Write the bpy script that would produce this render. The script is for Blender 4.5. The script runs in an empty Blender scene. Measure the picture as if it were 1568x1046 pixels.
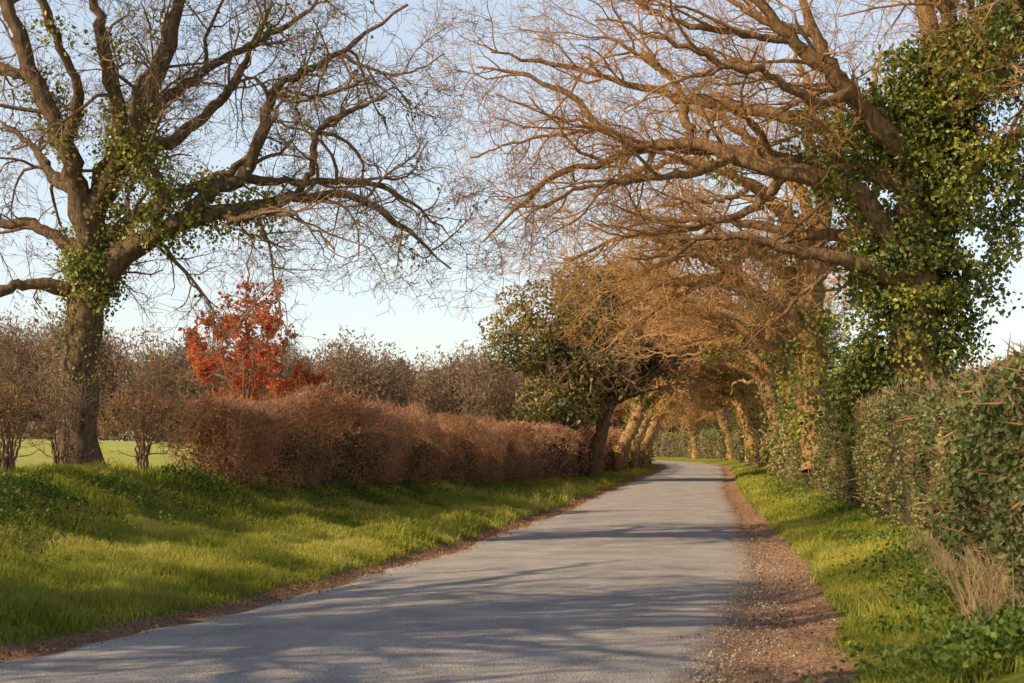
import bpy, math
import numpy as np
from mathutils import Vector
rng=np.random.default_rng(7)
scene=bpy.context.scene
# ------------------------------------------------------------------ helpers
def norm(v): return v/(np.linalg.norm(v,axis=-1,keepdims=True)+1e-9)
def sstep(t): t=np.clip(t,0,1); return t*t*(3-2*t)
def vnoise(p,f,seed=0.0):
    p=np.asarray(p,dtype=np.float64)*f+seed*17.31
    i=np.floor(p).astype(np.int64); w=p-i; w=w*w*(3-2*w)
    def h(a,b,c):
        n=(a*73856093)^(b*19349663)^(c*83492791)
        n=(n^(n>>13))*1274126177; n=n&0x7fffffff
        return (n%100003)/100003.0
    r=0
    for dx in (0,1):
        for dy in (0,1):
            for dz in (0,1):
                ww=(w[:,0] if dx else 1-w[:,0])*(w[:,1] if dy else 1-w[:,1])*(w[:,2] if dz else 1-w[:,2])
                r=r+ww*h(i[:,0]+dx,i[:,1]+dy,i[:,2]+dz)
    return r
def mkmesh(name,V,F,mat,attrs=None,smooth=False,parent=None):
    V=np.ascontiguousarray(V,dtype=np.float32); k=F.shape[1]
    me=bpy.data.meshes.new(name)
    me.vertices.add(len(V)); me.vertices.foreach_set('co',V.ravel())
    me.loops.add(F.size); me.loops.foreach_set('vertex_index',F.astype(np.int32).ravel())
    me.polygons.add(len(F)); me.polygons.foreach_set('loop_start',np.arange(0,F.size,k,dtype=np.int32))
    me.polygons.foreach_set('use_smooth',np.full(len(F),smooth))
    me.update(calc_edges=True)
    for a,d in (attrs or {}).items():
        at=me.attributes.new(a,'FLOAT','POINT'); at.data.foreach_set('value',np.ascontiguousarray(d,dtype=np.float32))
    me.materials.append(mat)
    ob=bpy.data.objects.new(name,me); scene.collection.objects.link(ob)
    if parent: ob.parent=parent
    return ob
def empty(name,loc=(0,0,0)):
    e=bpy.data.objects.new(name,None); e.location=loc; e.empty_display_size=.5
    scene.collection.objects.link(e); return e
# ------------------------------------------------------------------ materials
def newmat(name):
    m=bpy.data.materials.new(name); m.use_nodes=True; nt=m.node_tree; nt.nodes.clear()
    return m,nt,nt.nodes,nt.links
def ramp(n,stops):
    r=n.new('ShaderNodeValToRGB'); e=r.color_ramp.elements
    while len(e)<len(stops): e.new(0.5)
    for i,(p,c) in enumerate(stops): e[i].position=p; e[i].color=(*c,1)
    return r
def leafmat(name,stops,transl=.35,rough=.55,spec=.3,patch=.8,patchw=.5):
    m,nt,n,l=newmat(name)
    at=n.new('ShaderNodeAttribute'); at.attribute_name='var'
    geo=n.new('ShaderNodeNewGeometry')
    no=n.new('ShaderNodeTexNoise'); no.inputs['Scale'].default_value=patch; no.inputs['Detail'].default_value=2
    l.new(geo.outputs['Position'],no.inputs['Vector'])
    mx=n.new('ShaderNodeMix'); mx.data_type='FLOAT'; mx.inputs[0].default_value=patchw
    mr=n.new('ShaderNodeMapRange'); mr.inputs[1].default_value=.3; mr.inputs[2].default_value=.7
    l.new(no.outputs['Fac'],mr.inputs[0])
    l.new(at.outputs['Fac'],mx.inputs[2]); l.new(mr.outputs[0],mx.inputs[3])
    r=ramp(n,stops); l.new(mx.outputs[0],r.inputs[0])
    p=n.new('ShaderNodeBsdfPrincipled'); p.inputs['Roughness'].default_value=rough
    p.inputs['Specular IOR Level'].default_value=spec
    l.new(r.outputs[0],p.inputs['Base Color'])
    t=n.new('ShaderNodeBsdfTranslucent'); l.new(r.outputs[0],t.inputs['Color'])
    ms=n.new('ShaderNodeMixShader'); ms.inputs[0].default_value=transl
    l.new(p.outputs[0],ms.inputs[1]); l.new(t.outputs[0],ms.inputs[2])
    o=n.new('ShaderNodeOutputMaterial'); l.new(ms.outputs[0],o.inputs[0])
    return m
def barkmat(name,thick,twig):
    m,nt,n,l=newmat(name)
    at=n.new('ShaderNodeAttribute'); at.attribute_name='var'
    tc=n.new('ShaderNodeNewGeometry')
    mp=n.new('ShaderNodeMapping'); mp.inputs['Scale'].default_value=(16,16,3.5)
    l.new(tc.outputs['Position'],mp.inputs[0])
    no=n.new('ShaderNodeTexNoise'); no.inputs['Scale'].default_value=1; no.inputs['Detail'].default_value=6; no.inputs['Roughness'].default_value=.7
    l.new(mp.outputs[0],no.inputs['Vector'])
    r=ramp(n,[(.3,tuple(c*.22 for c in thick)),(.52,thick),(.72,tuple(min(1,c*1.7) for c in thick))]); l.new(no.outputs['Fac'],r.inputs[0])
    n2=n.new('ShaderNodeTexNoise'); n2.inputs['Scale'].default_value=1.3; l.new(tc.outputs['Position'],n2.inputs['Vector'])
    r2=ramp(n,[(.35,tuple(c*.65 for c in twig)),(.65,tuple(c*1.25 for c in twig))]); l.new(n2.outputs['Fac'],r2.inputs[0])
    mx=n.new('ShaderNodeMix'); mx.data_type='RGBA'
    l.new(at.outputs['Fac'],mx.inputs[0]); l.new(r2.outputs[0],mx.inputs[6]); l.new(r.outputs[0],mx.inputs[7])
    b=n.new('ShaderNodeBump'); b.inputs['Strength'].default_value=1; b.inputs['Distance'].default_value=.08
    l.new(no.outputs['Fac'],b.inputs['Height'])
    p=n.new('ShaderNodeBsdfPrincipled'); p.inputs['Roughness'].default_value=.85; p.inputs['Specular IOR Level'].default_value=.2
    l.new(mx.outputs[2],p.inputs['Base Color']); l.new(b.outputs[0],p.inputs['Normal'])
    o=n.new('ShaderNodeOutputMaterial'); l.new(p.outputs[0],o.inputs[0]); return m
M_bark=barkmat('oak_bark',(.34,.195,.095),(.64,.34,.14))
M_barkL=barkmat('oak_bark_grey',(.21,.13,.075),(.38,.24,.15))
M_barkO=barkmat('oak_bark_warm',(.47,.255,.11),(.76,.42,.16))
M_ivy=leafmat('ivy_leaves',[(0,(.03,.052,.015)),(.4,(.11,.145,.028)),(.7,(.38,.36,.06)),(1,(.68,.56,.13))],.35,.4,.5,1.3,.4)
M_holly=leafmat('holly_leaves',[(0,(.045,.05,.02)),(.4,(.13,.12,.038)),(.7,(.32,.24,.08)),(1,(.56,.37,.14))],.25,.45,.5,.6,.45)
M_red=leafmat('copper_leaves',[(0,(.36,.07,.035)),(.5,(.66,.155,.06)),(1,(.8,.32,.11))],.45,.6,.2,2,.4)
M_hedgeL=leafmat('hedge_twigs',[(0,(.14,.07,.035)),(.4,(.44,.235,.13)),(.75,(.70,.39,.22)),(1,(.76,.50,.28))],.5,.8,.1,1.0,.4)
M_hedgeR=leafmat('hedge_leaves',[(0,(.045,.07,.022)),(.35,(.15,.18,.05)),(.6,(.42,.36,.13)),(.8,(.54,.36,.17)),(1,(.64,.49,.25))],.3,.45,.45,.7,.5)
M_wood=leafmat('woodland_twigs',[(0,(.19,.135,.10)),(.5,(.35,.23,.145)),(1,(.52,.34,.20))],.3,.9,.0,.05,.5)  # twig colours lightened to stand in for distance haze
M_conif=leafmat('conifer_needles',[(0,(.10,.13,.09)),(1,(.20,.23,.13))],.1,.8,.1,.1,.3)
M_grass=leafmat('grass_blades',[(0,(.14,.16,.02)),(.4,(.38,.39,.05)),(.75,(.68,.61,.13)),(1,(.78,.65,.28))],.5,.55,.25,.7,.55)
M_weed=leafmat('weed_leaves',[(0,(.05,.09,.015)),(.6,(.18,.25,.035)),(1,(.42,.46,.08))],.35,.5,.35,1.0,.4)
M_straw=leafmat('dry_stems',[(0,(.4,.26,.13)),(1,(.75,.54,.31))],.3,.8,.1)
M_litter=leafmat('leaf_litter',[(0,(.09,.05,.03)),(.6,(.32,.17,.09)),(1,(.56,.35,.20))],.1,.8,.1)
M_twiglit=leafmat('far_twigs',[(0,(.36,.2,.08)),(.5,(.62,.36,.15)),(1,(.76,.48,.23))],.3,.85,.0,.4,.4)
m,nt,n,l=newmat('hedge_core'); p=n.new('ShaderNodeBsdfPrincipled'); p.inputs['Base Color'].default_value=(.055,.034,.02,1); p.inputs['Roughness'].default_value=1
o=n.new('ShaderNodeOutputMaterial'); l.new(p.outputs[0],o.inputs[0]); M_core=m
# ------------------------------------------------------------------ road & terrain
_y=np.arange(-40,420,.5)
def table(ys,xs,w=9):
    t=np.interp(_y,ys,xs); k=np.hanning(w*2+1); k/=k.sum()
    return np.convolve(np.pad(t,w,mode='edge'),k,mode='valid')
TL=table([-40,0,10.56,14.2,18.3,22.5,33.2,46.5,74,97,110,122,135,150,170,200,420],
         [-20,-7.2,-3.8,-2.5,-1.5,-.66,1.05,2.95,7.3,10.7,11.7,11.6,10.2,6.8,.5,-12,-120])
TR=table([-40,0,9.5,14,19.9,29,46.5,58,74,87,97,110,122,135,150,170,200,420],
         [-14,-1.2,1.45,2.45,3.55,4.8,7.1,8.8,11.2,13.0,14.6,15.9,16.0,14.6,11.2,5,-7,-110])
EL=lambda y: np.interp(y,_y,TL)
ER=lambda y: np.interp(y,_y,TR)
OFF=lambda y: np.interp(y,[0,10,21,30,38,60,200],[4.9,4.9,5.1,4.6,4.0,2.7,2.5])
HB=lambda y: np.interp(y,[0,12,20,33,45,60,400],[.95,1.05,1.15,.7,.35,.2,.15])
def terr(x,y):
    x=np.asarray(x,dtype=float); y=np.asarray(y,dtype=float)
    dl=EL(y)-x; dr=x-ER(y); off=OFF(y); hb=HB(y); q=np.clip(dl/off,0,1)
    zl=hb*(.10*sstep(dl/.9)+.38*q+.52*sstep((q-.55)/.45))
    zl=zl+2.6*(1-np.exp(-np.maximum(0,dl-off-.8)/45))
    zr=.10*sstep(dr/.9)+.22*sstep((dr-.8)/1.6)+.5*(1-np.exp(-np.maximum(0,dr-4)/30))
    z=np.where(dl>0,zl,np.where(dr>0,zr,0))
    out=np.clip(np.maximum(dl,dr)/.8,0,1)
    p=np.stack([x.ravel(),y.ravel(),0*x.ravel()],1)
    nz=(vnoise(p,1.6)-.5)*.12+(vnoise(p,.45,2)-.5)*.18+(vnoise(p,5,3)-.5)*.04
    z=z+nz.reshape(x.shape)*out
    return z-.02*(1-out)
def axis(lo,hi,f0,f1,st):
    a=np.arange(f0,f1+1e-6,st); s=st; L=[a[0]]; 
    while L[-1]>lo: s*=1.22; L.append(L[-1]-s)
    s=st; R=[a[-1]]
    while R[-1]<hi: s*=1.22; R.append(R[-1]+s)
    return np.concatenate([np.array(L[1:])[::-1],a,np.array(R[1:])])
xs=axis(-1500,1500,-9,14,.12); ys=axis(-300,2500,6,48,.16)
ys=np.unique(np.concatenate([ys,np.arange(48,200,.8)])); xs=np.unique(np.concatenate([xs,np.arange(-30,30,.6)]))
X,Y=np.meshgrid(xs,ys); Z=terr(X,Y)
nx,ny=len(xs),len(ys); idx=np.arange(nx*ny).reshape(ny,nx)
F=np.stack([idx[:-1,:-1],idx[:-1,1:],idx[1:,1:],idx[1:,:-1]],-1).reshape(-1,4)
dl=EL(Y)-X; dr=X-ER(Y)
WL=lambda y: np.interp(y,[0,30,60],[.22,.30,.34]); WR=lambda y: np.interp(y,[0,9,16,22,40,60],[.95,.9,.58,.42,.34,.34])
wl=WL(Y); wr=WR(Y)
dirt=np.where(dl>-1, 1-sstep((dl-wl*.6)/(wl*.8)),0)*(dl>dr)+ (1-sstep((dr-wr*.7)/(wr*.6)))*(dr>=dl)
field=sstep((dl-OFF(Y)-.5)/1.5)
m,nt,n,l=newmat('ground_soil_grass')
geo=n.new('ShaderNodeNewGeometry')
def noise(sc,det=4,ro=.6):
    q=n.new('ShaderNodeTexNoise'); q.inputs['Scale'].default_value=sc; q.inputs['Detail'].default_value=det; q.inputs['Roughness'].default_value=ro
    l.new(geo.outputs['Position'],q.inputs['Vector']); return q
def mixc(f,a,b,lnk=True):
    q=n.new('ShaderNodeMix'); q.data_type='RGBA'
    l.new(f,q.inputs[0]); l.new(a,q.inputs[6]); l.new(b,q.inputs[7]); return q.outputs[2]
gn=noise(9,6,.7); gr=ramp(n,[(.3,(.10,.105,.02)),(.55,(.25,.26,.035)),(.75,(.42,.39,.09))]); l.new(gn.outputs['Fac'],gr.inputs[0])
dn=noise(22,7,.75); drr=ramp(n,[(.3,(.15,.075,.042)),(.5,(.40,.22,.125)),(.68,(.62,.42,.28))]); l.new(dn.outputs['Fac'],drr.inputs[0])
fn=noise(.35,5,.6); fr=ramp(n,[(.3,(.40,.40,.08)),(.7,(.54,.49,.13))]); l.new(fn.outputs['Fac'],fr.inputs[0])
ad=n.new('ShaderNodeAttribute'); ad.attribute_name='dirt'
af=n.new('ShaderNodeAttribute'); af.attribute_name='field'
n3=noise(4,5,.7); ma=n.new('ShaderNodeMath'); ma.operation='ADD'; l.new(ad.outputs['Fac'],ma.inputs[0]); l.new(n3.outputs['Fac'],ma.inputs[1])
mr=n.new('ShaderNodeMapRange'); mr.inputs[1].default_value=.85; mr.inputs[2].default_value=1.15; l.new(ma.outputs[0],mr.inputs[0])
c=mixc(af.outputs['Fac'],gr.outputs[0],fr.outputs[0]); c=mixc(mr.outputs[0],c,drr.outputs[0])
b=n.new('ShaderNodeBump'); b.inputs['Strength'].default_value=.8; b.inputs['Distance'].default_value=.04; l.new(dn.outputs['Fac'],b.inputs['Height'])
p=n.new('ShaderNodeBsdfPrincipled'); p.inputs['Roughness'].default_value=.95; p.inputs['Specular IOR Level'].default_value=.1
l.new(c,p.inputs['Base Color']); l.new(b.outputs[0],p.inputs['Normal'])
o=n.new('ShaderNodeOutputMaterial'); l.new(p.outputs[0],o.inputs[0])
mkmesh('ground',np.stack([X,Y,Z],-1).reshape(-1,3),F,m,{'dirt':dirt.ravel(),'field':field.ravel()},True)
# road
ry=np.concatenate([np.arange(-20,50,.1),np.arange(50,210,.4)]); nc=49
L=EL(ry); R=ER(ry)
pp=np.stack([ry*0,ry,ry*0],1)
L=L-(vnoise(pp,2.2)-.5)*.20-(vnoise(pp,.5,4)-.5)*.3; R=R+(vnoise(pp,2.5,9)-.5)*.18+(vnoise(pp,.4,5)-.5)*.3
t=np.linspace(0,1,nc)
RX=L[:,None]*(1-t)+R[:,None]*t; RY=np.repeat(ry[:,None],nc,1)
RZ=.004+.035*(1-(2*t-1)**2)[None,:]+0*RX
pr=np.stack([RX.ravel(),RY.ravel(),0*RX.ravel()],1)
RZ=RZ+((vnoise(pr,.8,6)-.5)*.012).reshape(RZ.shape)*np.minimum(1,6*t*(1-t))
RZ[:,0]=-.05; RZ[:,-1]=-.05; RZ[:,1]-=.012; RZ[:,-2]-=.012
idx=np.arange(RX.size).reshape(RX.shape)
F=np.stack([idx[:-1,:-1],idx[:-1,1:],idx[1:,1:],idx[1:,:-1]],-1).reshape(-1,4)
w=R-L; ed=np.minimum(t[None,:]*w[:,None],(1-t)[None,:]*w[:,None])
side=np.repeat(t[None,:],len(ry),0)
m,nt,n,l=newmat('asphalt')
geo=n.new('ShaderNodeNewGeometry')
a2=noise(1.2,5,.65); a3=noise(30,3,.6)
vor=n.new('ShaderNodeTexVoronoi'); vor.inputs['Scale'].default_value=75; l.new(geo.outputs['Position'],vor.inputs['Vector'])
r1=ramp(n,[(.3,(.40,.345,.31)),(.7,(.68,.585,.52))]); l.new(a2.outputs['Fac'],r1.inputs[0])
r2=ramp(n,[(.0,(1.4,1.35,1.3)),(.35,(1,1,1)),(.8,(.5,.5,.5))]); l.new(vor.outputs['Distance'],r2.inputs[0])
mu=n.new('ShaderNodeMix'); mu.data_type='RGBA'; mu.blend_type='MULTIPLY'; mu.inputs[0].default_value=.85
l.new(r1.outputs[0],mu.inputs[6]); l.new(r2.outputs[0],mu.inputs[7])
ae=n.new('ShaderNodeAttribute'); ae.attribute_name='edge'
ma=n.new('ShaderNodeMath'); ma.operation='MULTIPLY_ADD'; l.new(a3.outputs['Fac'],ma.inputs[0]); ma.inputs[1].default_value=.5
ma2=n.new('ShaderNodeMath'); ma2.operation='ADD'; l.new(ae.outputs['Fac'],ma2.inputs[0]); l.new(a2.outputs['Fac'],ma2.inputs[1])
l.new(ma2.outputs[0],ma.inputs[2])
mr=n.new('ShaderNodeMapRange'); mr.inputs[1].default_value=1.15; mr.inputs[2].default_value=1.6; l.new(ma.outputs[0],mr.inputs[0])
dr2=ramp(n,[(.35,(.26,.15,.095)),(.65,(.58,.42,.30))]); l.new(a3.outputs['Fac'],dr2.inputs[0])
c=mixc(mr.outputs[0],mu.outputs[2],dr2.outputs[0])
b=n.new('ShaderNodeBump'); b.inputs['Strength'].default_value=.8; b.inputs['Distance'].default_value=.01; l.new(vor.outputs['Distance'],b.inputs['Height'])
p=n.new('ShaderNodeBsdfPrincipled'); p.inputs['Roughness'].default_value=.85; p.inputs['Specular IOR Level'].default_value=.2
l.new(c,p.inputs['Base Color']); l.new(b.outputs[0],p.inputs['Normal'])
o=n.new('ShaderNodeOutputMaterial'); l.new(p.outputs[0],o.inputs[0])
ew=np.where(side>.5,.75,.3)
mkmesh('road',np.stack([RX,RY,RZ],-1).reshape(-1,3),F,m,{'edge':(1-sstep(ed/ew)).ravel()},True)
# ------------------------------------------------------------------ vegetation primitives
def leaves(P,size,aspect=.35,bias=None,bw=0.0,up=None,var=None,fold=.25):
    N=len(P); d=norm(rng.normal(size=(N,3)))
    if up is not None: d=norm(d+up)
    nn=norm(rng.normal(size=(N,3)))
    if bias is not None: nn=norm(nn+bias*bw)
    s=norm(np.cross(d,nn)); nn=np.cross(s,d)
    sz=(size*(.6+.8*rng.random(N)))[:,None]
    a=P; c=P+d*sz; b=P+d*sz*.45+s*sz*aspect+nn*sz*aspect*fold; e=P+d*sz*.45-s*sz*aspect+nn*sz*aspect*fold
    V=np.stack([a,b,c,e],1).reshape(-1,3); F=np.arange(N*4).reshape(N,4)
    if var is None: var=rng.random(N)
    return V,F,np.repeat(var,4)
def addleaves(name,P,size,mat,parent=None,**k):
    V,F,v=leaves(P,size,**k); return mkmesh(name,V,F,mat,{'var':v},False,parent)
def tubes(P,R,k):
    N,S,_=P.shape
    T=np.empty_like(P); T[:,1:-1]=P[:,2:]-P[:,:-2]; T[:,0]=P[:,1]-P[:,0]; T[:,-1]=P[:,-1]-P[:,-2]; T=norm(T)
    ref=norm(rng.normal(size=(N,1,3)))
    mt=norm(T.mean(1,keepdims=True)); ref=norm(np.cross(mt,ref))
    U=norm(np.cross(T,ref)); W=np.cross(T,U)
    a=np.arange(k)/k*2*np.pi
    V=P[:,:,None,:]+R[:,:,None,None]*(np.cos(a)[None,None,:,None]*U[:,:,None,:]+np.sin(a)[None,None,:,None]*W[:,:,None,:])
    if k>=8:
        q=V.reshape(-1,3); nz=(vnoise(q,4,1)-.5).reshape(N,S,k,1)
        V=P[:,:,None,:]+(V-P[:,:,None,:])*(1+.55*nz)
    id=np.arange(N*S*k).reshape(N,S,k); j=np.roll(id,-1,2)
    F=np.stack([id[:,:-1],j[:,:-1],j[:,1:],id[:,1:]],-1).reshape(-1,4)
    v=np.repeat(np.clip((R-.008)/.03,0,1).ravel(),k)
    return V.reshape(-1,3),F,v
def join(parts):
    o=0; Vs=[];Fs=[];As=[]
    for V,F,a in parts: Vs.append(V);Fs.append(F+o);As.append(a);o+=len(V)
    return np.concatenate(Vs),np.concatenate(Fs),np.concatenate(As)
def guide(pts,S=26,wob=.03):
    p=np.array(pts,dtype=float); n_=len(p)
    q=np.vstack([2*p[0]-p[1],p,2*p[-1]-p[-2]]); out=[]
    for u in np.linspace(0,n_-1,S):
        i=min(int(u),n_-2); f=u-i; a,b,c,d=q[i],q[i+1],q[i+2],q[i+3]
        out.append(.5*(2*b+(c-a)*f+(2*a-5*b+4*c-d)*f*f+(3*b-a-3*c+d)*f**3))
    o=np.array(out); L=np.linalg.norm(o[-1,:3]-o[0,:3])
    nz=rng.normal(size=(S,3)); nz[0]=0
    o[1:,:3]+=nz[1:]*wob*np.clip(L/5,.2,1); o[:,3]=np.maximum(o[:,3],.006)
    return o
def grow(P,R,M,ln,ang,S,wig,trop,rf=.6,tmin=.2,rmin=.004,tip=.3,flat=.8,skew=.8):
    N,Sp,_=P.shape
    Ls=np.linalg.norm(np.diff(P,axis=1),axis=2).sum(1)
    pi=rng.choice(N,M,p=Ls/Ls.sum()); t=tmin+(1-tmin)*rng.random(M)**skew
    f=t*(Sp-1)*.999; i=f.astype(int); fr=(f-i)[:,None]
    st=P[pi,i]*(1-fr)+P[pi,i+1]*fr; tan=norm(P[pi,i+1]-P[pi,i]); r=R[pi,i]*(1-fr[:,0])+R[pi,i+1]*fr[:,0]
    le=ln*(.45+1.1*rng.random(M))*(1.2-.55*t)
    a=np.cross(tan,norm(rng.normal(size=(M,3)))); a[:,2]*=flat; a=norm(a)
    an=(ang*(.6+.8*rng.random(M)))[:,None]
    d=norm(np.cos(an)*tan+np.sin(an)*a)
    Q=np.empty((M,S,3)); Q[:,0]=st
    cur=rng.normal(size=(M,3))*wig*.4
    for s in range(1,S):
        d=norm(d+rng.normal(size=(M,3))*wig+cur+np.array(trop)); Q[:,s]=Q[:,s-1]+d*(le/(S-1))[:,None]
    r0=np.minimum(r*rf,le*.017+.003); r0=np.maximum(r0,rmin)
    RR=r0[:,None]*np.linspace(1,tip,S)[None,:]; RR=np.maximum(RR,rmin*.7)
    return Q,RR
def tree_mesh(G,counts,lens,rmin,trop=(0,0,.03),name='limbs',mat=None,parent=None,wig=.22,tm=.2,zcut=None,xcut=-1.0):
    P0=np.stack([g[:,:3] for g in G]); R0=np.stack([g[:,3] for g in G])
    parts=[tubes(P0,R0,10)]
    Sseg=[9,7,5,4,3]; ks=[6,4,3,3,3]; lev=[(P0,R0)]
    P,R=P0[1:],R0[1:]
    for i,(c,ln) in enumerate(zip(counts,lens)):
        tr=np.array(trop)*(1 if i<2 else 1.5)
        Q,RR=grow(P,R,c,ln,.85,Sseg[i],wig,tr,rf=.62,tmin=tm if i else .12,rmin=rmin*(1.6 if i<1 else 1.25 if i<2 else 1))
        if zcut is not None:      # traffic clips whatever hangs low over the lane
            hor=Q[:,:,0].min(1); low=Q[:,:,2].min(1)
            k=~((low<zcut)&(hor<xcut)); Q,RR=Q[k],RR[k]
        parts.append(tubes(Q,RR,ks[i])); lev.append((Q,RR)); P,R=Q,RR
    V,F,v=join(parts)
    ob=mkmesh(name,V,F,mat,{'var':v},True,parent)
    return lev
def ivy_on(P,R,N,thick,tmax=1.0,tmin=0.0,lump=1.0,size=.08):
    n0,S,_=P.shape
    Ls=np.linalg.norm(np.diff(P,axis=1),axis=2).sum(1)*(R.mean(1)+.05)
    pi=rng.choice(n0,N*3,p=Ls/Ls.sum()); t=tmin+(tmax-tmin)*rng.random(N*3)
    f=t*(S-1)*.999; i=f.astype(int); fr=(f-i)[:,None]
    c=P[pi,i]*(1-fr)+P[pi,i+1]*fr; tan=norm(P[pi,i+1]-P[pi,i]); r=R[pi,i]
    a=norm(np.cross(tan,norm(rng.normal(size=(N*3,3)))))
    lum=vnoise(c+a*.3,1.1,3)
    keep=np.where(rng.random(N*3)<np.clip((lum-.5+.5*lump)*2.2,0,1))[0][:N]
    c,a,r,lum=c[keep],a[keep],r[keep],lum[keep]
    off=r+thick*(.15+1.3*lum)*np.abs(rng.normal(.65,.4,len(c)))
    return c+a*off[:,None]+rng.normal(size=c.shape)*.04,a
# ------------------------------------------------------------------ left oak
def blue(pts,ox,oz,s):  # tree drawing units -> metres in the tree's own frame
    return [((a-ox)*s,d*s,(oz-b)*s,r*s) for a,b,d,r in pts]
s=.00964
T=[[(122,760,0,50),(120,700,0,36),(122,600,0,28),(130,500,0,27),(143,440,0,31),(148,410,0,29),(150,385,0,20)],
 [(146,440,0,26),(185,395,-10,20),(240,365,-20,16),(290,340,-30,14),(340,330,-20,12),(400,318,0,10),(450,300,10,9),(520,297,20,7),(580,320,20,5),(640,365,20,3),(690,410,10,1.5)],
 [(290,340,-30,11),(330,292,-10,11),(370,270,20,10),(385,220,40,9),(400,160,50,9),(410,120,60,8),(450,90,70,6),(510,60,80,5),(560,20,90,3),(620,-20,90,2)],
 [(450,300,10,7),(480,265,-20,6),(490,215,-40,5),(530,190,-60,4),(600,165,-70,2)],
 [(370,270,20,7),(430,268,60,6),(500,262,90,5),(560,262,110,4),(620,290,120,3),(680,340,120,1.5)],
 [(148,430,0,24),(140,370,0,22),(150,310,0,20),(175,240,10,19),(205,180,20,16),(235,110,30,14),(250,40,40,12),(280,-60,40,8),(300,-160,40,4)],
 [(145,405,0,18),(125,300,-20,16),(110,230,-30,15),(70,130,-50,13),(40,50,-60,11),(10,-60,-60,6),(-10,-160,-60,3)],
 [(130,450,0,13),(80,440,-20,10),(40,440,-30,9),(0,455,-40,7),(-60,440,-50,4),(-140,450,-50,2)],
 [(142,390,0,14),(90,368,40,11),(50,345,60,9),(0,330,80,8),(-80,320,100,5),(-180,290,100,2)],
 [(205,180,20,11),(260,120,60,9),(330,60,100,7),(400,10,140,5),(480,-60,160,2)],
 [(150,310,0,13),(205,235,-60,12),(200,150,-100,10),(190,80,-130,8),(180,0,-150,6),(150,-120,-150,2)],
 [(175,240,10,11),(240,200,80,10),(290,150,120,8),(320,100,150,7),(350,30,180,5),(380,-60,200,2)],
 [(240,365,-20,10),(262,300,-60,8),(235,235,-90,7),(235,170,-110,5),(270,120,-120,2)],
 [(110,230,-30,9),(150,170,-100,8),(130,90,-150,7),(100,0,-180,5),(90,-80,-180,2)],
 [(70,130,-50,8),(10,110,-20,7),(-60,60,0,5),(-140,30,0,2)],
 [(145,400,0,14),(170,330,90,12),(230,270,170,10),(300,220,240,7),(360,130,290,4),(400,50,300,2)],
 [(125,300,-20,9),(60,260,60,8),(10,200,120,6),(-60,150,160,2)],
 [(340,330,-20,6),(380,350,-90,5),(430,345,-130,4),(480,360,-150,2.5),(530,400,-150,1.5)],
 [(410,120,60,5),(440,150,20,4),(500,150,-20,3),(570,130,-40,1.5)],
 [(510,60,80,4),(560,90,60,3),(620,100,50,2),(680,70,50,1.2)]]
G=[guide(blue(t_,120,725,s),wob=.03) for t_ in T]
e=empty('oak_tree',(-6.4,21,1.17))
lev=tree_mesh(G,[170,1000,5000,13000],[1.4,.8,.42,.22],.0038,(0,0,-.01),'trunk_and_limbs',M_barkL,e,wig=.25)
P0,R0=lev[0]
pa,na=ivy_on(P0[:1],R0[:1],1500,.12,1,.35,.5)
pb,nb=ivy_on(P0[[1,5,6,8,10,13,15,12]],R0[[1,5,6,8,10,13,15,12]],9000,.22,.55,0,.35)
pc,nc_=ivy_on(lev[1][0],lev[1][1],2800,.14,.9,0,.25)
Pv=np.concatenate([pa,pb,pc]); Nv=np.concatenate([na,nb,nc_])
addleaves('ivy',Pv,.065,M_ivy,e,bias=Nv,bw=.9,up=np.array([0,0,-.4]),var=.3+.7*rng.random(len(Pv)))
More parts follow.
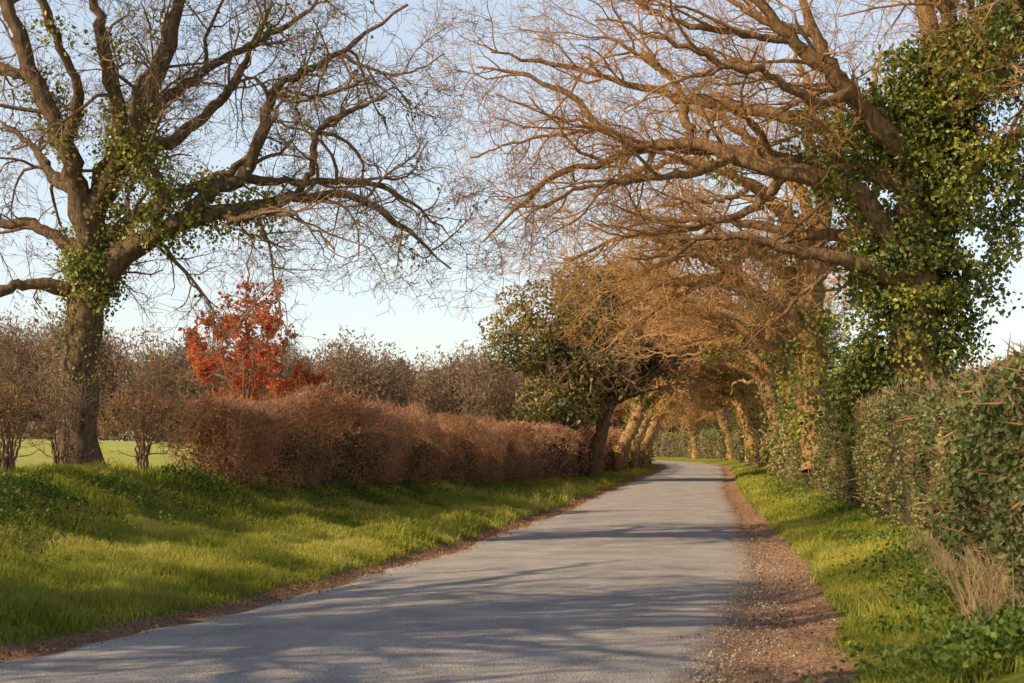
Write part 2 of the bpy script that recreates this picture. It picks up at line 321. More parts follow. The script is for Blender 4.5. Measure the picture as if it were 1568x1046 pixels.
# ------------------------------------------------------------------ right oak with ivy
s=.01194
T=[[(1385,720,0,58),(1395,620,0,46),(1402,500,0,38),(1398,420,0,36),(1400,350,0,32),(1410,270,0,25),(1420,180,0,20),(1430,90,0,16),(1410,0,0,12),(1400,-120,0,6)],
 [(1390,400,0,20),(1340,330,-10,17),(1290,290,-20,15),(1200,272,-30,13),(1120,245,-20,11),(1080,225,-10,10),(1000,225,0,8),(930,245,10,6),(860,262,20,5),(800,310,20,3),(740,365,20,1.5)],
 [(1400,300,0,17),(1330,248,30,15),(1230,240,50,13),(1150,225,60,12),(1075,213,70,10),(1000,205,80,8),(930,180,80,7),(880,130,90,5),(800,90,90,3),(725,75,90,1.5)],
 [(1405,260,0,17),(1340,200,-40,15),(1290,160,-60,13),(1240,120,-80,12),(1200,90,-90,10),(1150,40,-100,8),(1100,-10,-110,6),(1040,-60,-110,2)],
 [(1075,213,70,8),(1060,160,90,7),(1050,100,110,6),(990,50,120,4),(930,20,120,2)],
 [(1415,210,0,15),(1345,150,60,13),(1305,90,90,11),(1270,20,110,9),(1240,-80,120,4)],
 [(1425,170,0,13),(1440,100,-70,12),(1400,20,-120,10),(1370,-90,-140,4)],
 [(1410,260,0,15),(1470,180,30,13),(1520,90,50,11),(1560,10,60,8),(1600,-80,60,3)],
 [(1402,330,0,14),(1480,260,-50,11),(1550,210,-80,9),(1640,160,-90,3)],
 [(1388,450,0,14),(1330,420,-40,11),(1260,402,-60,10),(1190,390,-70,8),(1120,372,-80,6),(1050,385,-80,4),(985,425,-80,1.5)],
 [(1400,250,0,13),(1300,170,120,12),(1200,130,180,10),(1080,100,220,8),(960,60,250,5),(860,30,260,4),(750,10,260,2)],
 [(1290,160,-60,8),(1230,185,-120,7),(1160,160,-150,6),(1080,140,-170,5),(1000,110,-180,3),(900,80,-180,1.5)],
 [(1120,245,-20,7),(1060,270,-60,6),(980,290,-80,5),(900,300,-90,3),(840,330,-90,2),(790,330,-90,1.2)],
 [(1200,272,-30,8),(1150,320,20,7),(1100,330,50,5),(1030,345,70,4),(960,350,80,2),(900,330,80,1.2)],
 [(1200,90,-90,6),(1120,80,-100,5),(1020,60,-100,4),(950,20,-100,3),(880,-30,-100,2)],
 [(930,180,80,4),(870,190,70,3),(800,200,70,2),(720,230,60,1.2)],
 [(1000,225,0,4),(920,200,-20,3),(840,180,-20,2),(760,150,-20,1.2)],
 [(1420,200,0,12),(1480,150,-120,10),(1500,60,-180,8),(1490,-40,-200,3)],
 [(1395,360,0,13),(1330,340,120,11),(1260,330,200,9),(1180,300,260,7),(1080,290,300,4),(980,280,300,2)],
 [(1270,20,110,7),(1200,-10,140,6),(1120,-60,150,3)]]
G=[guide(blue(t_,1390,660,s),wob=.035) for t_ in T]
bx,by=7.23,26.0; bz=1.6+(680-660)*s
e=empty('oak_tree',(bx,by,bz))
lev=tree_mesh(G,[230,1250,5200,13000],[1.7,1.0,.55,.3],.0042,(-.04,0,.01),'trunk_and_limbs',M_bark,e,wig=.19)
P0,R0=lev[0]
pa,na=ivy_on(P0[:1],R0[:1],21000,.5,.82,0,.85)
pb,nb=ivy_on(P0[[1,2,3,5,7,8,9,10,17,6]],R0[[1,2,3,5,7,8,9,10,17,6]],9000,.32,.26,0,.6)
pd,nd=ivy_on(P0[[7,8,6,17]],R0[[7,8,6,17]],15000,.65,.85,.05,.55)
cs=[(.75,-.2,2.2,.45,1.1),(1.0,.1,1.4,.4,.9),(-.75,-.2,2.9,.35,.9),(.9,-.3,3.6,.5,.8),(1.5,0,3.2,.5,1.0),(1.9,0,4.4,.5,.9),(-.8,-.3,1.4,.4,.8),(-1.0,-.1,.6,.5,.7)]
ph=np.concatenate([np.array([a,b,c])+rng.normal(size=(1700,3))*np.array([r_*.6,r_*.6,h_*.5]) for a,b,c,r_,h_ in cs])
ph=ph[vnoise(ph,1.8,3)>.42]
Pv=np.concatenate([pa,pb,pd,ph]); Nv=np.concatenate([na,nb,nd,norm(rng.normal(size=ph.shape))])
addleaves('ivy',Pv,.095,M_ivy,e,bias=Nv,bw=1.0,up=np.array([0,0,-.5]),var=.05+.9*rng.random(len(Pv)))
# ------------------------------------------------------------------ second oak leaning over the lane
s=.01653
T=[[(1262,720,0,34),(1252,640,0,27),(1243,560,0,24),(1240,500,0,24),(1243,440,0,21),(1258,350,0,16),(1276,240,0,12),(1290,120,0,8)],
 [(1240,520,0,14),(1190,470,-20,12),(1130,445,-30,11),(1070,435,-40,9),(1010,440,-40,6),(950,465,-40,3)],
 [(1240,470,0,14),(1195,405,20,12),(1130,375,30,10),(1060,372,40,8),(990,352,40,6),(930,365,40,3),(870,400,40,1.5)],
 [(1245,430,0,13),(1205,345,-30,11),(1140,295,-50,9),(1060,262,-60,7),(980,270,-60,4),(900,305,-60,1.5)],
 [(1255,370,0,11),(1230,285,40,10),(1180,215,60,8),(1120,170,70,6),(1040,150,70,2)],
 [(1245,440,0,11),(1300,365,20,9),(1350,285,30,7),(1400,200,30,3)],
 [(1242,540,0,9),(1190,530,30,8),(1140,495,50,7),(1090,470,60,5),(1040,468,60,2)],
 [(1260,340,0,9),(1230,250,-60,8),(1220,160,-80,6),(1190,80,-90,2)],
 [(1130,445,-30,6),(1090,410,-60,5),(1030,400,-80,4),(960,410,-90,2)],
 [(1070,435,-40,5),(1020,465,-20,4),(980,490,0,3),(940,520,0,1.5)],
 [(1060,372,40,5),(1010,400,60,4),(960,420,70,3),(900,430,70,1.5)],
 [(1140,295,-50,5),(1100,320,-80,4),(1040,325,-90,3),(960,340,-90,1.5)],
 [(1276,240,0,7),(1320,170,-30,6),(1340,90,-40,2)]]
G=[guide(blue(t_,1255,680,s),wob=.05) for t_ in T]
e=empty('oak_tree',(7.78,36,1.6))
lev=tree_mesh(G,[115,680,3000,6500],[1.6,1.0,.6,.33],.0058,(-.03,0,.015),'trunk_and_limbs',M_barkO,e,wig=.2,zcut=2.3)
P0,R0=lev[0]
pa,na=ivy_on(P0[:1],R0[:1],2600,.3,.6,0,.5); pb,nb=ivy_on(P0[[2,3,5]],R0[[2,3,5]],3200,.3,.6,.0,.35)
Pv=np.concatenate([pa,pb]); addleaves('ivy',Pv,.11,M_ivy,e,bias=np.concatenate([na,nb]),bw=1.,up=np.array([0,0,-.5]),var=.3+.7*rng.random(len(Pv)))
# ------------------------------------------------------------------ generic roadside oaks
def rand_oak(h=3.0,r=.33,nl=9,length=6,lean=(-.4,0),rise=.5,elmin=25):
    G=[]; top=np.array([lean[0]*h*.4,lean[1]*h*.4,h])
    G.append(guide([(0,0,-.5,r*1.5),(lean[0]*.1,0,.3*h,r),(lean[0]*h*.25,lean[1]*h*.25,.7*h,r*.9),(*top,r*.8),(top[0]+.2*lean[0],top[1],h*1.3,r*.4)]))
    for i in range(nl):
        az=i/nl*2*math.pi+rng.normal()*.3; el=math.radians(rng.uniform(elmin,75))
        d=np.array([math.cos(az)*math.cos(el)+lean[0]*.9,math.sin(az)*math.cos(el)+lean[1],math.sin(el)]); d/=np.linalg.norm(d)
        L_=length*rng.uniform(.7,1.15); p=top*rng.uniform(.8,1.12); pts=[(*p,r*rng.uniform(.42,.62))]
        for k in range(5):
            p=p+d*L_/5; d=d+rng.normal(size=3)*.22+np.array([0,0,-.05+rise*.08]); d/=np.linalg.norm(d)
            pts.append((*p,pts[0][3]*(1-(k+1)/5.6)))
        G.append(guide(pts,wob=.05))
    for j in range(nl):
        g=G[1+j]; k=rng.integers(8,16); p=g[k,:3].copy(); r0=g[k,3]*.7
        d=g[k+1,:3]-g[k,:3]; d/=np.linalg.norm(d); d=d+rng.normal(size=3)*.6; d/=np.linalg.norm(d); pts=[(*p,r0)]
        for q in range(4):
            p=p+d*length*.13; d=d+rng.normal(size=3)*.25+np.array([0,0,.05]); d/=np.linalg.norm(d); pts.append((*p,r0*(1-(q+1)/4.6)))
        G.append(guide(pts,wob=.04))
    return G
def place_right(y): return float(ER(y)+2.3)
def put_oak(x,y,h,r,nl,length,lean,cnt,lens,rmin,mat,ivyn=0,ivsize=.12,ivt=.3,zcut=None,xcut=-1.):
    e=empty('oak_tree',(x,y,float(terr(x,y))))
    G=rand_oak(h,r,nl,length,lean)
    lev=tree_mesh(G,cnt,lens,rmin,(-.0,0,.015),'trunk_and_limbs',mat,e,wig=.2,zcut=zcut,xcut=xcut)
    if ivyn:
        P0,R0=lev[0]; a1_,b1_=ivy_on(P0[:1],R0[:1],ivyn,ivt,.95,0,.7); a2_,b2_=ivy_on(P0[1:],R0[1:],ivyn,.2,.35,0,.4)
        addleaves('ivy',np.concatenate([a1_,a2_]),ivsize,M_ivy,e,bias=np.concatenate([b1_,b2_]),bw=1,up=np.array([0,0,-.4]),var=.15+.85*rng.random(len(a1_)+len(a2_)))
    return e
put_oak(place_right(45)+.3,45,3.7,.34,9,6.2,(-.55,.05),[75,400,1700,3600],[1.6,1.0,.6,.38],.0078,M_barkO,2800,zcut=4.2)
put_oak(place_right(54),54,3.7,.36,9,6.0,(-.6,0),[75,400,1700,3600],[1.6,1.0,.65,.42],.0095,M_barkO,900,zcut=4.3)
eo=put_oak(place_right(64),64,3.7,.40,10,5.8,(-.65,0),[75,420,1900,4000],[1.5,1.0,.7,.45],.0105,M_barkO,500,ivsize=.16,zcut=4.3)
def copy_tree(src,x,y,rot,sc):
    e=empty(src.name.split('.')[0],(x,y,float(terr(x,y)))); e.rotation_euler=(0,0,rot); e.scale=(sc,sc,sc)
    for c_ in list(src.children):
        o_=bpy.data.objects.new(c_.name.split('.')[0],c_.data); o_.parent=e; scene.collection.objects.link(o_)
for y,ro,sc in [(76,.3,.95),(88,-.3,1),(101,.3,.95),(116,-.3,1.0),(131,.5,1.05),(150,.9,1.1)]:
    copy_tree(eo,place_right(y)-.3,y,ro,sc)
el=put_oak(float(EL(72)-1.5),72,3.6,.36,8,4.6,(.75,0),[80,480,2200,4500],[1.4,.9,.65,.42],.012,M_barkO,500,ivsize=.16)
for y,ro,sc in [(81,.4,.9),(91,-.4,.95),(103,.3,1.0),(117,-.3,1.0)]:
    copy_tree(el,float(EL(y)-1.5),y,ro,sc)
for x,y,ro,sc in [(19,160,2,1.1),(11,172,1,1.1),(24,172,.2,1.2),(3,180,3,1.1),(30,150,2,1.1),(17,145,3,.8),(14,152,1.5,.8)]:
    copy_tree(eo,x,y,ro,sc)
# field-edge oaks beside the photographer (they throw the banded shade over verge and lane)
sp=put_oak(-10.2,8.6,3.6,.34,10,5.0,(.1,0),[55,260,900,1200],[1.5,.9,.5,.3],.009,M_barkL,1500,ivt=.35)
copy_tree(sp,-9.0,3.4,2.1,1.05)
copy_tree(sp,-14.5,7.0,.7,1.2)
# ------------------------------------------------------------------ holly tree (dense evergreen)
hx,hy=3.45,60.; hz=float(terr(hx,hy))
e=empty('holly_tree',(hx,hy,hz)); e.scale=(1.05,1.05,1.06)
G=[guide([(-.1,0,-.3,.42),(0,0,1,.3),(.5,0,2.5,.27),(1,0,4.2,.22),(1.2,0,6.5,.12),(1.0,0,8.2,.04)])]
for i in range(14):
    az=rng.uniform(0,6.28); z0=rng.uniform(2.2,5.5); L_=rng.uniform(2.2,3.6)
    p=np.array([z0*.2,0,z0]); d=np.array([math.cos(az),math.sin(az),.55]); pts=[]
    for k in range(5): pts.append((*p,.10*(1-k/5))); p=p+d*L_/4*.75; d=d+rng.normal(size=3)*.15
    G.append(guide(pts))
tree_mesh(G,[90,600,2500],[1.3,.8,.5],.012,(0,0,.05),'trunk_and_limbs',M_barkL,e)
lob=[(.9,0,5.3,2.1,1),(-.9,.3,4.7,1.9,1),(2.6,0,5.7,1.5,1),(-1.7,0,3.3,1.3,.8),(-2.3,-.2,5.3,1.3,.7),(.1,0,6.6,1.8,1),(2.0,.3,6.6,1.5,1),(-3.1,0,6.2,1.0,.3),(-2.2,0,7.2,.9,.25),(-.5,-.6,3.3,1.3,.9),(-1.3,-.3,2.3,1.0,.7),(3.4,.2,6.0,1.0,.7),(.8,0,8.0,1.0,.5),(-3.7,.2,5.0,.8,.25),(1.4,-.6,4.6,1.1,.9),(-.8,0,7.8,.9,.35),(-3.4,0,7.2,.7,.12),(-4.1,0,5.9,.6,.15),(2.6,0,7.6,.8,.5)]
PP=[];NN=[]
for (x,y,z,r_,dn_) in lob:
    N=int(7500*r_*r_/3*dn_); d=norm(rng.normal(size=(N,3))); rad=r_*(.62+.4*rng.random(N)**.6)*(0.55+.9*vnoise(d*r_+np.array([x,y,z]),1.2,5))
    PP.append(np.array([x,y,z])+d*rad[:,None]*np.array([1,1,.95])); NN.append(d)
PP=np.concatenate(PP);NN=np.concatenate(NN)
k=vnoise(PP,1.4,8)+rng.random(len(PP))*.35>.40; PP=PP[k];NN=NN[k]
addleaves('foliage',PP,.155,M_holly,e,bias=NN,bw=.7,var=np.clip(rng.random(len(PP))*.6+.3*(vnoise(PP,.8,1))+.12*(PP[:,2]>6),0,1))
k=rng.random(len(PP))<.07
addleaves('brown_twigs',PP[k]*1.03+np.array([0,0,.15]),.5,M_twiglit,e,aspect=.03,up=np.array([0,0,.6]))
# ------------------------------------------------------------------ copper beech
cx,cy=-5.6,30.; e=empty('copper_beech_tree',(cx,cy,float(terr(cx,cy)))); e.scale=(1.08,1.08,1.16)
G=[guide([(0,0,-.2,.06),(0,0,1.2,.05),(.05,0,2.4,.035),(0,0,3.3,.02),(.1,0,4.6,.008)])]
for i in range(24):
    z0=.6+2.9*(i/24); az=i*2.4; L_=1.8*(1-i/26)+.2; d=np.array([math.cos(az),math.sin(az)*.8,.35]); p=np.array([0,0,z0]); pts=[]
    for k in range(4): pts.append((*p,.018*(1-k/4.5))); p=p+d*L_/3; d=d+np.array([0,0,-.1])+rng.normal(size=3)*.08
    G.append(guide(pts,wob=.02))
lev=tree_mesh(G,[170,650],[.42,.25],.004,(0,0,.02),'trunk_and_branches',M_barkL,e)
Q=np.concatenate([lev[2][0].reshape(-1,3),lev[1][0][:,3:].reshape(-1,3)]); Q=Q[(Q[:,2]<3.8)]
kk=(rng.random(len(Q))<np.interp(Q[:,2],[0,2.4,3.7],[1,.9,.2]))&(vnoise(Q*np.array([1,1,2.2]),1.6,4)>.38); Q=Q[kk]
Q=np.repeat(Q,2,0); rng.shuffle(Q); Q=Q[:8500]; Q=Q+rng.normal(size=Q.shape)*.045
addleaves('copper_foliage',Q,.095,M_red,e,aspect=.32,bias=np.array([0,0,1.]),bw=.5)
# ------------------------------------------------------------------ hedges
def hedge_pts(N,y0,y1,cxf,hw,z0f,z1f,inset,dens=None,lump=.3,seed=1):
    y=y0+(y1-y0)*rng.random(N)
    if dens is not None: y=y0+(y1-y0)*(rng.random(N)**dens)
    cx_=cxf(y); zb=z0f(cx_,y); zt=z1f(y); H=zt-zb
    per=2*H+2*hw; u=rng.random(N)*per
    x=np.where(u<H,-hw,np.where(u<H+2*hw,u-H-hw,hw)); z=np.where(u<H,u,np.where(u<H+2*hw,H,per-u))
    nx_=np.where(u<H,-1,np.where(u<H+2*hw,0,1)); nz_=np.where((u>=H)&(u<H+2*hw),1,0)
    q=np.stack([cx_+x,y,z],1)
    lm=(vnoise(q,1.1,seed)-.5)*lump*1.6+(vnoise(q,3.2,seed+1)-.5)*lump*.9+(vnoise(q,.35,seed+2)-.5)*lump*1.2
    dep=lm-inset*rng.exponential(.6,N)
    rt=np.clip((z-(H-.35))/.35,0,1); x=x*(1-.22*rt*rt); 
    bb=np.clip(1-z/.5,0,1); x=x*(1-.2*bb)
    P=np.stack([cx_+x+nx_*dep,y,zb+z+nz_*dep*.7],1); Nn=np.stack([nx_,nx_*0,nz_],1).astype(float)
    return P,Nn
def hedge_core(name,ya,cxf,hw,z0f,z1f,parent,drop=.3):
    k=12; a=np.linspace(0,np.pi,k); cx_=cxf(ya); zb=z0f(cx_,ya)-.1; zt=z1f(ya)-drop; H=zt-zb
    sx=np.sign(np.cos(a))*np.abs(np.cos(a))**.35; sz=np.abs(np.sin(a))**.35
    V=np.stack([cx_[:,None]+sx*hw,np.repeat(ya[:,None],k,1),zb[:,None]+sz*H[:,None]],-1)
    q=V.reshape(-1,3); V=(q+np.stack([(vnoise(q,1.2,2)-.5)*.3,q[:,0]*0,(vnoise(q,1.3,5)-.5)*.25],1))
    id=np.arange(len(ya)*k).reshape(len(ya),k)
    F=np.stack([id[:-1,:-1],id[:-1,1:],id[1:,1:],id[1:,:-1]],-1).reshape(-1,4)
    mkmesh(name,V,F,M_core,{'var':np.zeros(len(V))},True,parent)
zb_f=lambda x,y: terr(x,y)
yn=lambda y,f,s_: vnoise(np.stack([0*y,y,0*y],1),f,s_)-.5
cL=lambda y: EL(y)-OFF(y)+yn(y,.25,3)*.8
tL=lambda y: np.interp(y,[15,26,36,60,150],[2.3,2.28,2.12,2.2,2.2])+yn(y,.6,7)*np.interp(y,[15,36,45],[.6,.45,.25])+yn(y,2.,8)*.13
e=empty('hedge')
P1,N1=hedge_pts(80000,23.5,48,cL,.6,zb_f,tL,.27,1.15,.42,1)
P2,N2=hedge_pts(42000,48,145,cL,.6,zb_f,tL,.18,1.3,.36,1)
P3,N3=hedge_pts(14000,15.5,24,cL,.5,zb_f,lambda y:tL(y)-.1,.35,1,.5,1)
k=(P3[:,2]-terr(P3[:,0],P3[:,1])>.45+.5*vnoise(P3,1.2,4))&(vnoise(P3,1.0,11)>.42); P3=P3[k];N3=N3[k]
hgt=P1[:,2]-terr(P1[:,0],P1[:,1])
k=rng.random(len(P1))<np.clip(hgt/.5+.2+.6*vnoise(P1,.9,14),0,1); P1=P1[k]; N1=N1[k]; hgt=hgt[k]
addleaves('twigs_near',P1,.135,M_hedgeL,e,aspect=.05,bias=N1,bw=.2,up=np.array([0.1,0,.35]))
k=rng.random(len(P1))<.7
addleaves('small_leaves',P1[k],.045,M_hedgeL,e,aspect=.38,var=.15+.85*rng.random(k.sum()))
k=(rng.random(len(P1))<.5)&(vnoise(P1,.8,44)>.50+.25*np.clip(hgt-.5,0,1))
addleaves('green_leaves',P1[k],.05,M_ivy,e,aspect=.38)
k=(N1[:,2]>.5)&(rng.random(len(P1))<.03)
addleaves('whips',P1[k],.32,M_hedgeL,e,aspect=.015,up=np.array([0,0,2.0]))
addleaves('twigs_far',P2,.22,M_hedgeL,e,aspect=.10,up=np.array([0.1,0,.3]))
addleaves('twigs_gappy',P3,.15,M_hedgeL,e,aspect=.045,up=np.array([0.1,0,.4]))
kg=rng.random(len(P3))<.25
addleaves('green_tips',P3[kg],.05,M_ivy,e,aspect=.38)
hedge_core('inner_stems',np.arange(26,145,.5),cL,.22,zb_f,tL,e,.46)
cR=lambda y: ER(y)+2.6+yn(y,.22,13)*.45
tR=lambda y: np.interp(y,[8,14,20,40,150],[2.15,2.22,2.34,2.5,2.7])+yn(y,.5,17)*.22
e=empty('hedge')
P1,N1=hedge_pts(135000,10,42,cR,.75,zb_f,tR,.15,1.2,.32,21)
P2,N2=hedge_pts(64000,42,150,cR,.75,zb_f,tR,.12,1.3,.30,21)
k=vnoise(P1,.55,30)+.25*rng.random(len(P1))+.12*(P1[:,1]<18)
gl=k>.44
addleaves('green_leaves',P1[gl],.058,M_hedgeR,e,aspect=.4,bias=N1[gl],bw=.6,var=rng.random(gl.sum())*.42)
addleaves('brown_leaves',P1[~gl],.055,M_hedgeR,e,aspect=.36,bias=N1[~gl],bw=.4,var=.3+.65*rng.random((~gl).sum()))
k=rng.random(len(P1))<.11
addleaves('twigs',P1[k],.22,M_hedgeL,e,aspect=.03,up=np.array([-.2,0,.5]),bias=N1[k],bw=.2)
addleaves('leaves_far',P2,.13,M_hedgeR,e,aspect=.4,bias=N2,bw=.5,var=.15+.85*rng.random(len(P2)))
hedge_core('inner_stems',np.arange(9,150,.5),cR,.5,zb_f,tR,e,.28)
e=empty('ivy_undergrowth')
N=34000; y=28+116*rng.random(N)**1.2; x=cR(y)+rng.normal(.2,.5,N); z=2.1+rng.exponential(.55,N)*(.2+2.2*vnoise(np.stack([x,y,0*y],1),.25,40))
P=np.stack([x,y,z],1); k=vnoise(P,.6,41)>.45; P=P[k]
addleaves('leaves',P,.14,M_ivy,e,var=rng.random(len(P)))
# ------------------------------------------------------------------ hawthorn bushes in the gappy part of the left hedge
def bush(x,y,h,nst,cnt,name='hawthorn_bush',mat=None):
    e=empty(name,(x,y,float(terr(x,y))))
    G=[guide([(0,0,-.1,.04),(0,0,.2*h,.035),(.03,0,.5*h,.025),(0,.02,.8*h,.01)],wob=.02)]
    for i in range(nst):
        az=rng.uniform(0,6.28); sp=rng.uniform(.15,.5)*h; b0=rng.normal(size=2)*.06
        G.append(guide([(b0[0],b0[1],-.05,.022),(b0[0]+sp*.3*math.cos(az),sp*.3*math.sin(az),.4*h,.016),(b0[0]+sp*.7*math.cos(az),sp*.7*math.sin(az),.75*h,.010),(b0[0]+sp*math.cos(az),sp*math.sin(az),h*rng.uniform(.85,1.15),.005)],wob=.04))
    tree_mesh(G,[int(cnt*.1),int(cnt*.35),cnt],[.45*h,.25*h,.14*h],.0035,(0,0,.05),'stems_and_twigs',mat or M_barkL,e,wig=.28)
for (y_,h_,ns,c_) in [(16.3,1.2,7,450),(17.6,1.3,8,550),(19.0,1.3,8,600),(20.2,1.1,6,400),(22.3,1.35,8,600),(24.4,1.25,8,600),(25.6,1.2,8,600)]:
    yy=np.array([y_]); bush(float(cL(yy)[0])+rng.normal()*.1,y_,h_,ns,c_)
for x_,y_,h_,c_ in [(-5.3,28,3.2,160),(-4.2,32,2.2,70)]:
    bush(x_,y_,h_,3,c_,'sapling')
# ------------------------------------------------------------------ grass
def blades(P,h,w,lean=.5,var=None):
    N=len(P); az=rng.random(N)*6.283; d=np.stack([np.cos(az),np.sin(az),0*az],1); b=rng.random(N)*6.283; q=np.stack([np.cos(b),np.sin(b),0*b],1)
    hh=(h*(.5+.9*rng.random(N)))[:,None]; ww=(w*(.6+.7*rng.random(N)))[:,None]*q; ln=(lean*(.2+rng.random(N)))[:,None]
    up=np.array([0,0,1.]); m_=P+up*hh*.6+d*hh*ln*.35; t_=P+up*hh*(1-.25*ln)+d*hh*ln
    V=np.stack([P-ww,P+ww,m_-ww*.75,m_+ww*.75,t_-ww*.1,t_+ww*.1],1).reshape(-1,3)
    i=np.arange(N)[:,None]*6; F=np.concatenate([i+np.array([0,1,3,2]),i+np.array([2,3,5,4])])
    if var is None: var=rng.random(N)
    return V,F,np.repeat(var,6)
def scat_left(N,y0,y1,a,b,p=1.):
    y=y0+(y1-y0)*rng.random(N)**p; dl=a+(b-a)*rng.random(N); x=EL(y)-dl; return x,y,dl
def scat_right(N,y0,y1,a,b,p=1.):
    y=y0+(y1-y0)*rng.random(N)**p; d=a+(b-a)*rng.random(N); return ER(y)+d,y,d
parts=[]
for (N,y0,y1,h,w) in [(180000,8.5,20,.10,.005),(90000,20,34,.12,.009),(40000,34,80,.14,.016)]:
    x,y,dl=scat_left(N,y0,y1,.05,5.9); P=np.stack([x,y,terr(x,y)-.01],1)
    nz=vnoise(P*np.array([1,1,0]),2.6,50); n2_=vnoise(P*np.array([1,1,0]),.7,51)
    wl_=WL(y)
    k=rng.random(N)<np.clip((dl-wl_*(.3+1.0*nz))/.25,0,1)*np.clip(.3+1.3*nz,0,1); P=P[k]
    V,F,v=blades(P,(h*(.4+1.9*nz*nz+.7*nz*n2_))[k],w,.8,var=np.clip(rng.random(k.sum())*.55+.6*(n2_[k]-.25)+.1,0,1)); parts.append((V,F,v))
V,F,v=join(parts); mkmesh('grass_verge',V,F,M_grass,{'var':v})
parts=[]
for (N,y0,y1,h,w) in [(100000,8,20,.11,.005),(55000,20,36,.13,.009),(25000,36,90,.14,.016)]:
    x,y,d=scat_right(N,y0,y1,.2,3.0); P=np.stack([x,y,terr(x,y)-.01],1)
    nz=vnoise(P*np.array([1,1,0]),2.0,60)
    wr_=WR(y)
    k=rng.random(N)<np.clip((d-wr_*(.65+.7*nz))/.3,0,1)*np.clip(.4+1.2*nz,0,1); P=P[k]
    V,F,v=blades(P,(h*(.45+1.3*nz))[k],w,.75,var=np.clip(rng.random(k.sum())*.6+.4*nz[k],0,1)); parts.append((V,F,v))
V,F,v=join(parts); mkmesh('grass_verge',V,F,M_grass,{'var':v})
pw=[]
x,y,dl=scat_left(36000,13,45,0,1); dl=OFF(y)-.2-np.abs(rng.normal(0,1,len(y)))*.75; x=EL(y)-dl; P=np.stack([x,y,terr(x,y)],1)
nz=vnoise(P*np.array([1,1,0]),1.3,70); k=nz>.4; P=P[k]; P[:,2]+=rng.random(k.sum())*.3*nz[k]
pw.append(P)
x,y,d=scat_right(34000,8,50,0,1,1.3); d=2.05-np.abs(rng.normal(0,.42,len(y))); x=ER(y)+d; P=np.stack([x,y,terr(x,y)],1)
nz=vnoise(P*np.array([1,1,0]),1.1,71); k=nz>.42; P=P[k]; P[:,2]+=rng.random(k.sum())*.32*nz[k]
pw.append(P)
pw=np.concatenate(pw)
addleaves('weeds',pw,.055,M_weed,aspect=.36,bias=np.array([0,0,1.]),bw=1.0)
x,y,d=scat_right(3200,9.5,16.5,1.7,2.7); P=np.stack([x,y,terr(x,y)-.02],1); k=vnoise(P,1.0,80)>.36; P=P[k]
V,F,v=blades(P,np.full(len(P),.52),.003,1.1); mkmesh('dry_grass_stems',V,F,M_straw,{'var':v})
pl=[]
x,y,dl=scat_left(11000,8,60,0,1); dl=rng.normal(.10,.18,len(y)); x=EL(y)-dl; z=np.maximum(terr(x,y),.006+.01*(dl<0)); pl.append(np.stack([x,y,z+.008],1))
x,y,d=scat_right(7000,7,50,0,1,1.4); d=rng.normal(.45,.35,len(y)); x=ER(y)+d; pl.append(np.stack([x,y,np.maximum(terr(x,y),.012)+.008],1))
addleaves('leaf_litter',np.concatenate(pl),.03,M_litter,aspect=.36,bias=np.array([0,0,1.]),bw=3.)
N=7500; x,y,d=scat_right(N,7,26,0,1,1.5); d=rng.normal(.0,.38,N); x=ER(y)+d; z=np.maximum(terr(x,y),.012)
c_=np.stack([x,y,z],1); sz=(.005+.012*rng.random(N)**3)[:,None,None]
O=np.array([[1,0,0],[0,1,0],[-1,0,0],[0,-1,0],[0,0,.8],[0,0,-.5]],float); V=(c_[:,None,:]+O[None]*sz*(.7+.6*rng.random((N,6,1)))).reshape(-1,3)
f=np.array([[0,1,4],[1,2,4],[2,3,4],[3,0,4],[1,0,5],[2,1,5],[3,2,5],[0,3,5]]); F=(np.arange(N)[:,None,None]*6+f[None]).reshape(-1,3)
M_stone=leafmat('gravel_stone',[(0,(.26,.19,.14)),(1,(.6,.5,.4))],.0,.9,.2)
mkmesh('gravel',V,F,M_stone,{'var':np.repeat(rng.random(N),6)})
# ------------------------------------------------------------------ distant woodland
PW=[];VW=[];PC=[]
def woodtree(x,y,h,w,N):
    zb=float(terr(x,y)); d=norm(rng.normal(size=(N,3))); r=rng.random(N)**.4
    P=np.array([x,y,zb+h*.5])+d*r[:,None]*np.array([w,w,h*.5])*(.7+.6*vnoise(d*3+x,1.0,1))[:,None]
    PW.append(P); VW.append(np.clip(rng.random(N)*.35+rng.uniform(0,.65),0,1))
for i in range(250):
    x=-115+ (i/250)*150+rng.normal()*1.5; y=180+rng.uniform(-12,30)
    woodtree(x,y,rng.uniform(11.5,14.5)+(x<-50)*2,rng.uniform(2.8,4.6),2500)
for i in range(50):
    x=20+(i/50)*90+rng.normal()*2; y=150+rng.uniform(-10,30); woodtree(x,y,rng.uniform(8,11),rng.uniform(2.5,4),900)
N=30000; xx=-110+120*rng.random(N); yy=150+rng.normal(size=N)*1.2; zz=terr(xx,yy)+rng.random(N)*(1.6+1.2*vnoise(np.stack([xx,yy*0,yy*0],1),.2))
PW.append(np.stack([xx,yy,zz],1)); VW.append(rng.random(N)*.7)
PW=np.concatenate(PW); VW=np.concatenate(VW)
addleaves('distant_woodland',PW,.5,M_wood,aspect=.16,up=np.array([0,0,.7]),var=VW)
for (x,y,h,wd) in [(-46,205,15.5,4.4),(-76,208,15.5,5),(-16,205,12.5,6),(-98,200,16,5),(-66,204,13.5,5.5),(-28,192,11,6)]:
    N=4200; t_=rng.random(N)**.9; az=rng.random(N)*6.28; r=(1-t_**1.6)*wd*(.3+.8*rng.random(N))*(.5+1.0*vnoise(np.stack([az*2,t_*6,0*t_+x],1),1.))+.15
    zb=float(terr(x,y)); PC.append(np.stack([x+r*np.cos(az),y+r*np.sin(az),zb+1+h*t_-.25*r],1))
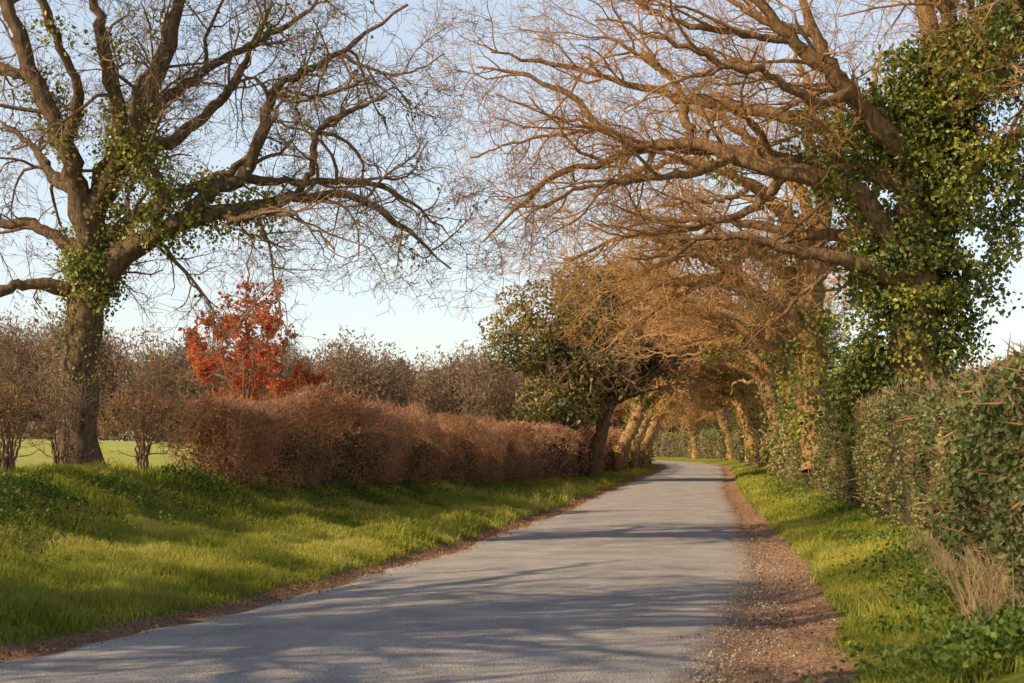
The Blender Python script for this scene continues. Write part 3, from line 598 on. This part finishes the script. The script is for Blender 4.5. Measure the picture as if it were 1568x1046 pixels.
addleaves('distant_conifers',np.concatenate(PC),.6,M_conif,aspect=.3)
# ------------------------------------------------------------------ light, sky, camera
elev=math.radians(30); az=np.array([-1.0,-.45]); az/=np.linalg.norm(az)
d=Vector((-az[0]*math.cos(elev),-az[1]*math.cos(elev),-math.sin(elev)))
sl=bpy.data.lights.new('sun','SUN'); sl.energy=5; sl.angle=math.radians(.5); sl.color=(1,.83,.56)
so=bpy.data.objects.new('sun',sl); so.rotation_euler=d.to_track_quat('-Z','Y').to_euler(); scene.collection.objects.link(so)
w=bpy.data.worlds.new('World'); scene.world=w; w.use_nodes=True; nt=w.node_tree; bg=nt.nodes['Background']
sk=nt.nodes.new('ShaderNodeTexSky'); sk.sky_type='NISHITA'; sk.sun_disc=False; sk.sun_elevation=elev; sk.sun_rotation=math.atan2(az[0],az[1])
sk.air_density=1.0; sk.dust_density=1.0; sk.ozone_density=1.0
# haze-like glow added to brighten the low sky; faded higher up to cut fill
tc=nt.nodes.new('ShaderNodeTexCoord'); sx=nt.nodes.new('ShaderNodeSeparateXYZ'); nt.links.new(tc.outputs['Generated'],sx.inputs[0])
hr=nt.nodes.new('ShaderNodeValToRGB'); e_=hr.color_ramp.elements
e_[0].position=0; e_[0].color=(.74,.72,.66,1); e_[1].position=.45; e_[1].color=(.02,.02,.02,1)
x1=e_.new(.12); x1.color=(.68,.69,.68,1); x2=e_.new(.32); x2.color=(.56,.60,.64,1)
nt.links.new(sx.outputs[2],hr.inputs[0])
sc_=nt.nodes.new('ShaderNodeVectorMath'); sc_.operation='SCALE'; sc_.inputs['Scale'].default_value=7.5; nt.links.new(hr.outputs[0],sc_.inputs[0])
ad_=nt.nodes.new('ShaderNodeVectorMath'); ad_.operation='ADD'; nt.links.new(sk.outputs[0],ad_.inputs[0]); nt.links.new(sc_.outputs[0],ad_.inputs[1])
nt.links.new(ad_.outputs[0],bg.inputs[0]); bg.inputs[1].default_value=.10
cam=bpy.data.cameras.new('camera'); cam.lens=50; cam.sensor_width=36; cam.shift_y=157/1568; cam.clip_end=5000; cam.clip_start=.1
cam.dof.use_dof=True; cam.dof.focus_distance=23; cam.dof.aperture_fstop=4
co=bpy.data.objects.new('camera',cam); co.location=(0,0,1.6); co.rotation_euler=(math.radians(90),0,0); scene.collection.objects.link(co); scene.camera=co
scene.view_settings.view_transform='Standard'; scene.view_settings.look='None'; scene.view_settings.exposure=0
print('faces',sum(len(o.data.polygons) for o in bpy.data.objects if o.type=='MESH'))
